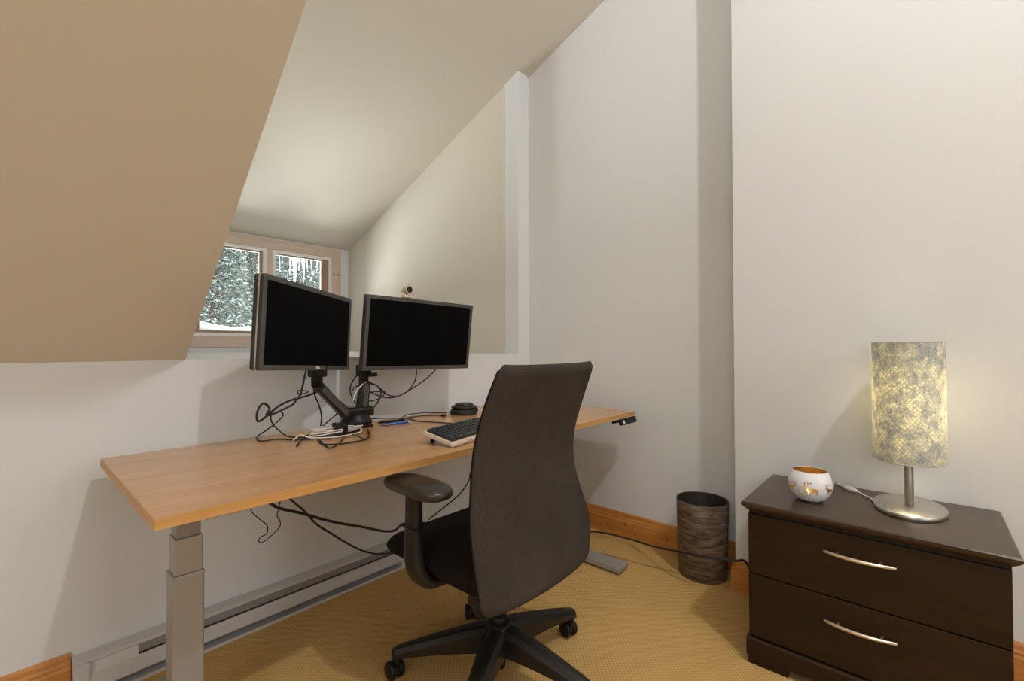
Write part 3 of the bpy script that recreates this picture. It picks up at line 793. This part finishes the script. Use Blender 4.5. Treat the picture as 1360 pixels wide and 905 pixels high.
# backrest loft: z, centre x, half width, centre y
BK = [(.358, 1.047, .240, .797), (.40, 1.050, .250, .806), (.44, 1.064, .262, .815), (.48, 1.066, .265, .824), (.54, 1.056, .257, .833), (.60, 1.044, .246, .839), (.66, 1.036, .233, .842), (.72, 1.033, .226, .842),
      (.78, 1.034, .2255, .836), (.84, 1.040, .2275, .822), (.90, 1.047, .228, .805), (.95, 1.053, .225, .788), (.985, 1.057, .222, .775), (1.002, 1.058, .216, .768)]
def interp(tab, z):
    for a, c in zip(tab, tab[1:]):
        if z <= c[0]:
            t = (z-a[0])/(c[0]-a[0]); return [a[i]+(c[i]-a[i])*t for i in range(1, len(a))]
    return tab[-1][1:]
def smooth_tab(z):
    v = [interp(BK, min(max(z+d, BK[0][0]), BK[-1][0])) for d in (-.02, -.01, 0, .01, .02)]
    return [sum(q[i] for q in v)/5 for i in range(3)]
def backrest():
    b = MB(); bm = b.bm; NU, NV = 40, 44; fr, bk = [], []
    z0, z1 = BK[0][0], BK[-1][0]
    for j in range(NV+1):
        t = j/NV; z = z0+(z1-z0)*(.5-.5*math.cos(PI*t)) if False else z0+(z1-z0)*t
        xc, w, yc = smooth_tab(z)
        # rounding at the bottom and top corners
        eb = max(0, 1-(z-z0)/.028); et = max(0, 1-(z1-z)/.02)
        w -= .018*eb**2.2 + .014*et**2
        th = .019*(1-.75*eb**3)*(1-.55*et**2)
        rf, rb = [], []
        for i in range(NU+1):
            u = -1+2*i/NU
            e = math.sin(u*PI/2)
            edge = (1-abs(e)**6)**.5
            y_c = yc + .024*e*e          # side wings come forward
            zz = z + (.005*eb*abs(e)**6) + (.003*et*(abs(e)**4))
            rb.append(bm.verts.new((xc+w*e, y_c - th*edge, zz)))
            rf.append(bm.verts.new((xc+w*e, y_c + th*edge*1.1, zz)))
        fr.append(rf); bk.append(rb)
    for S, fl in ((fr, True), (bk, False)):
        for j in range(NV):
            for i in range(NU):
                q = (S[j][i], S[j][i+1], S[j+1][i+1], S[j+1][i])
                bm.faces.new(q[::-1] if fl else q)
    for j in (0, NV):
        for i in range(NU): bm.faces.new((fr[j][i], fr[j][i+1], bk[j][i+1], bk[j][i]))
    bmesh.ops.remove_doubles(bm, verts=bm.verts[:], dist=1e-5)
    bmesh.ops.recalc_face_normals(bm, faces=bm.faces[:])
    for v in bm.verts: v.co -= Vector((cx0, cy0, 0))
    o = b.build('backrest', M['fabric'], ch, autosmooth=True)
    md = o.modifiers.new('s', 'SUBSURF'); md.levels = 1; md.render_levels = 1
    return o, fr, bk
bo = backrest()[0]
# seam welt up both sides of the back
for s in (-1, 1):
    pts = []
    for k in range(30):
        z = .41+(.99-.41)*k/29; xc, w, yc = smooth_tab(z)
        pts.append(Vector((xc+s*(w+.0005)-cx0, yc+.024-cy0, z)))
    MB().rings([(p, .0028) for p in pts], 6).build('seam', M['seat'], bo)
# seat cushion
def seat():
    b = MB(); bm = b.bm; NU, NV = 24, 24; top, bot = [], []
    for j in range(NV+1):
        v = -1+2*j/NV
        rt, rb = [], []
        for i in range(NU+1):
            u = -1+2*i/NU
            # square to rounded square
            x = u*math.sqrt(1-.16*v*v*abs(v)); y = v*math.sqrt(1-.16*u*u*abs(u))
            ed = max(0, 1-max(abs(u), abs(v))**5)**.5
            X = x*.252; Y_ = y*.245+.065
            wf = -.014*max(0, v-.35)**1.5/.5        # front falls away
            rt.append(bm.verts.new((X, Y_, .426+.036*ed+wf+.006*abs(u)**3)))
            rb.append(bm.verts.new((X*.99, Y_*.99, .412-.050*ed*(.8-.25*v)+wf)))
        top.append(rt); bot.append(rb)
    for S in (top, bot):
        for j in range(NV):
            for i in range(NU): bm.faces.new((S[j][i], S[j][i+1], S[j+1][i+1], S[j+1][i]))
    def border(S): return [S[0][i] for i in range(NU)]+[S[j][NU] for j in range(NV)]+[S[NV][i] for i in range(NU, 0, -1)]+[S[j][0] for j in range(NV, 0, -1)]
    A, B_ = border(top), border(bot); n_ = len(A)
    for k in range(n_): bm.faces.new((A[k], A[(k+1) % n_], B_[(k+1) % n_], B_[k]))
    bmesh.ops.recalc_face_normals(bm, faces=bm.faces[:])
    o = b.build('seat', M['seat'], ch, autosmooth=True)
    md = o.modifiers.new('s', 'SUBSURF'); md.levels = 1; md.render_levels = 1
    return o
seat()
MB().box((-.19, -.12, .360), (.19, .20, .380), .012, 3).build('seat_pan', M['black'], ch)
MB().box((-.06, -.14, .300), (.04, .06, .362), .015, 3).build('tilt_mechanism', M['black'], ch)
MB().rings([((0, -.13, .365), (.035, .010)), ((0, -.165, .372), (.035, .010)), ((0, -.172, .41), (.035, .010)), ((0, -.163, .50), (.03, .008))], 14).build('back_bracket', M['black'], ch)
# gas column
MB().lathe([(0, .035), (.018, .035), (.021, .040), (.021, .13), (.026, .13), (.026, .19), (.023, .20), (.014, .20), (.014, .30), (0, .30)], n=28).build('gas_column', M['black'], ch)
# five star base
MB().lathe([(.022, .088), (.044, .084), (.052, .100), (.050, .160), (.038, .178), (.022, .182)], n=36, close=True).build('hub', M['charcoal'], ch)
def base_leg(ang):
    d = Vector((math.cos(ang), math.sin(ang), 0)); s = Vector((-d.y, d.x, 0))
    b = MB(); bm = b.bm; secs = []
    prof = [(.030, .037, .174, .092), (.07, .035, .170, .094), (.14, .031, .154, .092), (.22, .0265, .134, .086), (.29, .022, .115, .079), (.325, .019, .104, .073), (.336, .015, .097, .069)]
    for r_, w, zt, zb in prof:
        ring = []
        for (k, zz) in ((-1, zb+.004), (-.82, zb), (.82, zb), (1, zb+.004), (1, zt-.016), (.62, zt-.003), (.3, zt), (-.3, zt), (-.62, zt-.003), (-1, zt-.016)):
            ring.append(bm.verts.new(d*r_+s*(k*w)+Vector((0, 0, zz))))
        secs.append(ring)
    for a, c in zip(secs, secs[1:]):
        for k in range(10): bm.faces.new((a[k], a[(k+1) % 10], c[(k+1) % 10], c[k]))
    bm.faces.new(secs[0]); bm.faces.new(secs[-1][::-1])
    bmesh.ops.recalc_face_normals(bm, faces=bm.faces[:])
    lg_ = b.build('base_leg', M['charcoal'], ch)
    # caster
    c = d*.322
    ca = R({0: 76, 1: 60, 2: 84, 3: 95, 4: 70}[int(round(math.degrees(ang)/72)) % 5])
    f = Vector((math.cos(ca), math.sin(ca), 0)); w_ = Vector((-f.y, f.x, 0)); hc = c + f*.014
    b = MB()
    for sgn in (-1, 1):
        p = hc+Vector((0, 0, .0275))
        b.rings([(p+w_*(sgn*.006), .026), (p+w_*(sgn*.008), .0275), (p+w_*(sgn*.020), .0275), (p+w_*(sgn*.024), .024), (p+w_*(sgn*.0245), .010)], 26)
    cs = b.build('caster', M['black'], lg_)
    MB().cyl(c+Vector((0, 0, .045)), c+Vector((0, 0, .082)), .0095, n=16).build('stem', M['black'], lg_)
    p = hc+Vector((0, 0, .030))
    MB().rings([(p-w_*.005, .024), (p+w_*.005, .024)], 20).build('caster_hood', M['charcoal'], lg_)
for a in (-10, 62, 134, 206, 278): base_leg(R(a))
# arm rests
def armrest(s):
    X0 = -.288 if s < 0 else .272
    pts = [(X0, .055, .640), (X0, .055, .56), (X0, .055, .47), (X0*.995, .052, .440), (X0*.96, .048, .408), (X0*.88, .045, .385), (X0*.74, .04, .377), (X0*.5, .03, .375)]
    rr = [(.026, .016), (.028, .017), (.030, .018), (.031, .0185), (.031, .0185), (.030, .017), (.028, .014), (.026, .010)]
    b = MB(); bm = b.bm; pc = catmull([Vector(p) for p in pts], 5); secs = []
    def rr_at(t):
        x = t*(len(rr)-1); i = min(int(x), len(rr)-2); f = x-i
        return rr[i][0]*(1-f)+rr[i+1][0]*f, rr[i][1]*(1-f)+rr[i+1][1]*f
    for i, p in enumerate(pc):
        tg = (pc[min(i+1, len(pc)-1)]-pc[max(i-1, 0)]).normalized(); yv = Vector((0, 1, 0)); nx_ = yv.cross(tg).normalized(); yv = tg.cross(nx_)
        a_, c_ = rr_at(i/(len(pc)-1))
        secs.append([bm.verts.new(p + yv*(math.copysign(abs(math.cos(q))**.6, math.cos(q))*a_) + nx_*(math.copysign(abs(math.sin(q))**.6, math.sin(q))*c_)) for q in [2*PI*k/20 for k in range(20)]])
    for a, c in zip(secs, secs[1:]):
        for k in range(20): bm.faces.new((a[k], a[(k+1) % 20], c[(k+1) % 20], c[k])).smooth = True
    bm.faces.new(secs[0]); bm.faces.new(secs[-1][::-1]); bmesh.ops.recalc_face_normals(bm, faces=bm.faces[:])
    ar = b.build('armrest', M['charcoal'], ch)
    MB().box((X0-.0195, .024, .545), (X0+.0195, .086, .5485), .001).build('sleeve_joint', M['black'], ar)
    MB().rings([((X0-s*.012, .095, .632), .008), ((X0-s*.012, .112, .632), .009), ((X0-s*.012, .118, .632), .006)], 12).build('height_button', M['black'], ar)
    b = MB(); bm = b.bm; secs = []
    ny, nn = 22, 24
    for j in range(ny+1):
        v = -1+2*j/ny; w = .050*(1-abs(v)**3.2)**(1/2.4) if abs(v) < 1 else 0
        w = max(w, .0006)*(1-.12*v)
        yy = .058+v*.135
        h_ = .027*(1-abs(v)**4)**.5 + .0006
        zc = .660 - .007*max(0, v)**2 - .003*(v*v)
        ring = []
        for k in range(nn):
            q = 2*PI*k/nn; cxx = math.copysign(abs(math.cos(q))**.75, math.cos(q)); szz = math.copysign(abs(math.sin(q))**.8, math.sin(q))
            ring.append(bm.verts.new((X0*.97+s*.0+cxx*w, yy, zc + (szz*h_*.75 if szz > 0 else szz*h_))))
        secs.append(ring)
    for a, c in zip(secs, secs[1:]):
        for k in range(nn): bm.faces.new((a[k], a[(k+1) % nn], c[(k+1) % nn], c[k])).smooth = True
    bm.faces.new(secs[0]); bm.faces.new(secs[-1][::-1]); bmesh.ops.recalc_face_normals(bm, faces=bm.faces[:])
    b.build('arm_pad', M['armpad'], ar)
armrest(-1); armrest(1)

# ================================================================== WASTE BIN
wb = empty('waste_bin', (2.168, .765, 0)); lab(wb, 'round waste bin with a driftwood pattern in the wall corner', 'waste bin')
r0, r1, hb = .104, .113, .342
MB().lathe([(0, .006), (r0-.004, .006), (r0-.002, 0), (r0, .002), (r1, hb-.003), (r1-.0015, hb)], n=64).build('outer_wall', M['bin'], wb)
MB().lathe([(0, .008), (r0-.005, .008), (r1-.004, hb-.001)], n=64).build('inner_wall', M['bin_in'], wb)
MB().lathe([(r1-.004, hb-.001), (r1-.0035, hb+.001), (r1-.001, hb+.001), (r1+.0003, hb-.001), (r1, hb-.004)], n=64).build('rim', mat('bin_rim', (.12, .085, .06), .35), wb)

# ================================================================== NIGHTSTAND
NX0, NX1, NY0, NY1, NZ = 1.658, 2.092, -.179, .458, .531
ns = empty('nightstand', ((NX0+NX1)/2, (NY0+NY1)/2, 0)); lab(ns, 'dark espresso wood two drawer nightstand under the lamp', 'nightstand')
nl = -Vector(ns.location)
def npart(b, name, m, par=None):
    o = b.build(name, m, ns if par is None else par)
    if par is None: o.location = nl
    return o
fx = NX0+.014; y0_, y1_ = NY0+.017, NY1-.018
# top: slab with under-cut bevelled edge
def topslab():
    b = MB(); bm = b.bm; rr_ = []
    for ins, z in ((.004, NZ), (.0, NZ-.004), (.0, NZ-.010), (.004, NZ-.016), (.014, NZ-.026), (.016, NZ-.028)):
        rr_.append([bm.verts.new(p) for p in ((NX0+ins, NY0+ins, z), (NX1, NY0+ins, z), (NX1, NY1-ins, z), (NX0+ins, NY1-ins, z))])
    for a, c in zip(rr_, rr_[1:]):
        for k in range(4): bm.faces.new((a[k], a[(k+1) % 4], c[(k+1) % 4], c[k]))
    bm.faces.new(rr_[0][::-1]); bm.faces.new(rr_[-1]); bmesh.ops.recalc_face_normals(bm, faces=bm.faces[:])
    return b
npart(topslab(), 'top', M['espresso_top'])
npart(MB().box((fx+.019, y0_, .03), (NX1-.002, y1_, NZ-.028)), 'carcass', M['espresso'])
npart(MB().box((fx+.006, y0_+.002, NZ-.038), (fx+.02, y1_-.002, NZ-.028)), 'shadow_strip', M['black'])  # black strip stands in for the shade under the top
npart(MB().prism([(fx-.011, .028), (fx-.011, .080), (fx-.006, .085), (fx+.02, .085), (fx+.02, .028)], 'Y', y0_-.005, y1_+.005).box((fx+.02, y0_-.005, .028), (NX1-.002, y0_, .085)).box((fx+.02, y1_, .028), (NX1-.002, y1_+.005, .085)), 'plinth_moulding', M['espresso'])
for a_, c_ in ((y0_, y0_+.115), (y1_-.115, y1_)):
    q_ = a_ if a_ == y0_ else c_-.02
    npart(MB().prism([(fx-.007, a_), (fx-.007, c_), (fx+.012, c_), (fx+.012, q_+.02), (fx+.12, q_+.02), (fx+.12, q_), (fx+.012, q_), (fx+.012, a_)] if a_ != y0_ else
                     [(fx-.007, a_), (fx-.007, c_), (fx+.012, c_), (fx+.012, a_+.02), (fx+.12, a_+.02), (fx+.12, a_)], 'Z', 0, .028), 'foot', M['espresso'])
    q_ = a_ if a_ == y0_ else c_-.03
    npart(MB().box((NX1-.10, q_, 0), (NX1-.01, q_+.03, .030)), 'foot', M['espresso'])
def drawer(z0_, z1_, zh):
    dr = npart(MB().box((fx, y0_+.001, z0_), (fx+.019, y1_-.001, z1_), .0015), 'drawer', M['espresso'])
    yc = .1435; hw = .085; b = MB(); bm = b.bm; N = 20; secs = []
    for k in range(N+1):
        t = -1+2*k/N; y_ = yc+t*hw; out = .013+.017*(1-t*t)
        zz = zh-.000
        hh = .0058-.0010*abs(t)
        secs.append([bm.verts.new(p) for p in ((fx-out, y_, zz-hh), (fx-out-.0035, y_, zz-hh*.4), (fx-out-.0035, y_, zz+hh*.4), (fx-out, y_, zz+hh), (fx-out+.004, y_, zz+hh*.8), (fx-out+.004, y_, zz-hh*.8))])
    for a, c in zip(secs, secs[1:]):
        for q in range(6): bm.faces.new((a[q], a[(q+1) % 6], c[(q+1) % 6], c[q])).smooth = q in (0, 1, 2)
    bm.faces.new(secs[0]); bm.faces.new(secs[-1][::-1]); bmesh.ops.recalc_face_normals(bm, faces=bm.faces[:])
    for t in (-.6, .6): b.cyl((fx-.022, yc+t*hw, zh), (fx+.001, yc+t*hw, zh), .0035, n=12)
    h_ = b.build('handle', M['handle'], dr)
drawer(.297, NZ-.039, .432); drawer(.090, .2925, .224)

# ------------------------------------------------------------------ table lamp
lx, ly = 1.925, .035
lamp = empty('table_lamp', (lx, ly, NZ)); lab(lamp, 'lit table lamp with oval fibre shade on a brushed metal stem', 'lamp')
ea, eb_ = .128, .090
MB().lathe([(0, 0), (.985, 0), (1.0, .0015), (1.0, .0135), (.985, .0150), (0, .0150)], n=72, sx=ea, sy=eb_).build('base', M['nickel'], lamp)
MB().cyl((0, 0, .0149), (0, 0, .46), .0115, n=24).build('stem', M['nickel'], lamp)
def shade():
    b = MB(); bm = b.bm; N = 96; uvl = bm.loops.layers.uv.new('UVMap')
    z0_, z1_ = .163, .530
    ra = []
    for z in (z0_, z1_): ra.append([bm.verts.new((ea*math.cos(2*PI*k/N), eb_*math.sin(2*PI*k/N), z)) for k in range(N)])
    for k in range(N):
        k2 = (k+1) % N
        f = bm.faces.new((ra[0][k], ra[0][k2], ra[1][k2], ra[1][k])); f.smooth = True
        for lp, uvc in zip(f.loops, ((k/N, 0), ((k+1)/N, 0), ((k+1)/N, 1), (k/N, 1))): lp[uvl].uv = (uvc[0], uvc[1]*1.05)
    return b.build('shade', M['shade'], lamp)
sh = shade()
for z in (.163, .530):
    P = [Vector((ea*math.cos(2*PI*k/96), eb_*math.sin(2*PI*k/96), z)) for k in range(97)]
    MB().rings([(p, .0011) for p in P], 6).build('shade_rim', mat('rim_wire', (.45, .43, .38), .4, .5), sh)
b = MB().box((-ea+.002, -.002, .448), (-.012, .002, .451)).box((.012, -.002, .448), (ea-.002, .002, .451)).lathe([(.012, .44), (.018, .44), (.018, .46), (.012, .46)], n=20, close=True)
b.build('shade_spider', M['chrome'], lamp)
MB().lathe([(0, .255), (.017, .262), (.029, .285), (.031, .305), (.026, .328), (.014, .35), (.012, .38), (0, .385)], c=(.036, -.012, .02), n=24).build('bulb', M['bulb'], lamp)
MB().cyl((.036, -.012, .40), (.036, -.012, .445), .016, n=18).box((.0, -.016, .438), (.04, .004, .445)).build('socket', M['white'], lamp)
# lamp cord with in-line switch
s0 = at(1121, 647, 'Z', NZ+.006); s1 = at(1139, 653, 'Z', NZ+.006); s2 = at(1158, 663, 'Z', NZ+.005)
def L_(p): return Vector(p)-Vector((lx, ly, NZ))
MB().rings([(p, .0024) for p in catmull([L_(s1), L_(at(1146, 657, 'Z', NZ+.004)), L_(s2), L_((lx-.03, ly+.085, NZ+.005))], 6)], 8).build('cord', M['white'], lamp)
sw = MB().rings([(L_(s0), .004), (L_(s0*.85+s1*.15), .009), (L_(s0*.4+s1*.6), .0105), (L_(s1), .004)], 16).build('switch', M['white'], lamp)
sb = Vector((NX1+.006, s0.y+.03, NZ+.004))
MB().rings([(p, .0024) for p in catmull([L_(s0), L_(s0*.5+sb*.5+Vector((0, 0, -.001))), L_(sb), L_(sb+Vector((.004, .0, -.06))), L_(sb+Vector((.002, .0, -.25)))], 6)], 8).build('cord', M['white'], lamp)

# ------------------------------------------------------------------ candle bowl
bw = empty('candle_bowl', (1.826, .287, NZ)); lab(bw, 'round white metal candle bowl with cut out reindeer and a gold inside', 'candle bowl')
prof = [(.0, .002), (.028, .0015), (.040, .006), (.052, .018), (.0605, .034), (.0640, .050), (.0640, .064), (.0605, .080), (.0545, .093), (.0505, .1005)]
def prof_at(t):
    P = [Vector((r_, 0, z)) for r_, z in prof]
    x = t*(len(P)-1); i = min(int(x), len(P)-2); f = x-i
    p0, p1, p2, p3 = P[max(i-1, 0)], P[i], P[i+1], P[min(i+2, len(P)-1)]
    q = .5*((2*p1)+(p2-p0)*f+(2*p0-5*p1+4*p2-p3)*f*f+(3*p1-p0-3*p2+p3)*f**3)
    return max(q.x, 0), q.z
def seg_d(p, a, b_):
    ax, ay = a; bx, by = b_; t = ((p[0]-ax)*(bx-ax)+(p[1]-ay)*(by-ay))/((bx-ax)**2+(by-ay)**2+1e-9); t = min(1, max(0, t))
    return math.hypot(p[0]-ax-t*(bx-ax), p[1]-ay-t*(by-ay))
# deer outline as capsules, unit: mm-like, facing left
DEER = [((-2, 0), (9, -.5), 4.0), ((9, -1), (12, -1), 3.3), ((-3, 2), (-8, 6), 2.3), ((-8, 6.5), (-11.5, 5.6), 1.6), ((-3, -2), (-3.5, -10), 1.0), ((0, -2), (1, -10), .9), ((9, -2), (9, -10), 1.0), ((12.5, -2), (13.5, -10), .9),
        ((-7, 8), (-3, 12), .75), ((-3, 12), (2, 16), .7), ((-3, 12), (-4, 17), .7), ((0, 14), (4, 13.5), .6), ((-8, 8), (-10, 13), .6), ((-10, 13), (-14, 14), .55), ((-9, 11), (-8, 15), .5), ((14, 1), (15.5, 3), .8)]
deers = [(4.0, 1.55, 1), (-46, 1.1, -1), (60, 1.25, 1), (-22, .55, 1), (-100, 1.5, 1), (112, 1.4, -1), (180, 1.55, 1), (148, .6, 1)]
face_az = math.degrees(math.atan2(0-.287, 0-1.826))   # direction of the viewer side
def hole(azd, z):
    for a0, s, fl in deers:
        da = (azd-(face_az+a0-4)+180) % 360-180
        x = math.radians(da)*62/s*fl; y = (z*1000-(48 if s > .8 else 36))/s
        if abs(x) > 20 or abs(y) > 20: continue
        for a, c, r_ in DEER:
            if seg_d((x, y), a, c) < r_: return True
    return False
def bowl_shell(off, name, m):
    b = MB(); bm = b.bm; NA, NV = 260, 84; G = []
    for j in range(NV+1):
        r_, z = prof_at(j/NV); r_ = max(r_-off, 0.0); z = z+off*.3
        G.append([bm.verts.new((r_*math.cos(2*PI*k/NA), r_*math.sin(2*PI*k/NA), z)) for k in range(NA)])
    for j in range(NV):
        zc = prof_at((j+.5)/NV)[1]
        for k in range(NA):
            if .020 < zc < .085 and hole((k+.5)*360/NA, zc): continue
            k2 = (k+1) % NA
            f = bm.faces.new((G[j][k], G[j][k2], G[j+1][k2], G[j+1][k])); f.smooth = True
    for v in [v for v in bm.verts if not v.link_faces]: bm.verts.remove(v)
    return b.build(name, m, bw)
bowl_shell(0, 'outer_shell', M['bowl']); bowl_shell(.0012, 'inner_lining', M['gold'])
MB().lathe([(.0490, .0995), (.0497, .1012), (.0507, .1012), (.0512, .0995)], n=60, close=True).build('rim', M['bowl'], bw)

# ================================================================== LIGHT
def area(name, loc, target, size, power, rgb, sy=None):
    l = bpy.data.lights.new(name, 'AREA'); l.energy = power; l.color = rgb; l.size = size
    if sy: l.shape = 'RECTANGLE'; l.size_y = sy
    o = bpy.data.objects.new(name, l); col.objects.link(o); o.location = loc
    o.rotation_euler = (Vector(target)-Vector(loc)).to_track_quat('-Z', 'Y').to_euler(); return o
def point(name, loc, r, power, rgb):
    l = bpy.data.lights.new(name, 'POINT'); l.energy = power; l.color = rgb; l.shadow_soft_size = r
    o = bpy.data.objects.new(name, l); col.objects.link(o); o.location = loc; return o
point('ceiling_lamp_light', (.75, -.95, 3.55), .055, 120, (.97, .98, 1))
area('back_fill_light', (.9, -3.0, 1.6), (1.4, 1.2, 1.1), 1.6, 15, (.93, .965, 1), 1.2)  # added soft fill from behind the camera, no window stands there
area('side_fill_light', (-2.6, -.8, 1.7), (1.2, .6, .8), 1.4, 28, (.93, .965, 1), 1.2)  # added fill from the left to lift the right walls, no window there
area('snow_fill_light', (1.6, YD+1.5, .60), (1.45, YD-.8, 2.05), 3.0, 600, (.95, .975, 1), .9)  # added lamp hidden below the sill, imitating daylight thrown up by snow

w = bpy.data.worlds.new('sky'); bpy.context.scene.world = w; w.use_nodes = True
nt = w.node_tree; bg = nt.nodes['Background']; bg.inputs[0].default_value = (.86, .93, 1, 1); bg.inputs[1].default_value = 3.0

# ================================================================== CAMERA
cd = bpy.data.cameras.new('camera'); cam = bpy.data.objects.new('camera', cd); col.objects.link(cam)
cd.sensor_fit = 'HORIZONTAL'; cd.sensor_width = 36; cd.lens = FPX*36/1360; cd.clip_start = .02; cd.clip_end = 200
mw = Matrix((cR, cU, -cF)).transposed().to_4x4(); mw.translation = (0, 0, H); cam.matrix_world = mw
sc = bpy.context.scene; sc.camera = cam
sc.view_settings.view_transform = 'Standard'; sc.view_settings.look = 'None'; sc.view_settings.gamma = 1; sc.view_settings.exposure = -0.07; sc.view_settings.use_curve_mapping = False
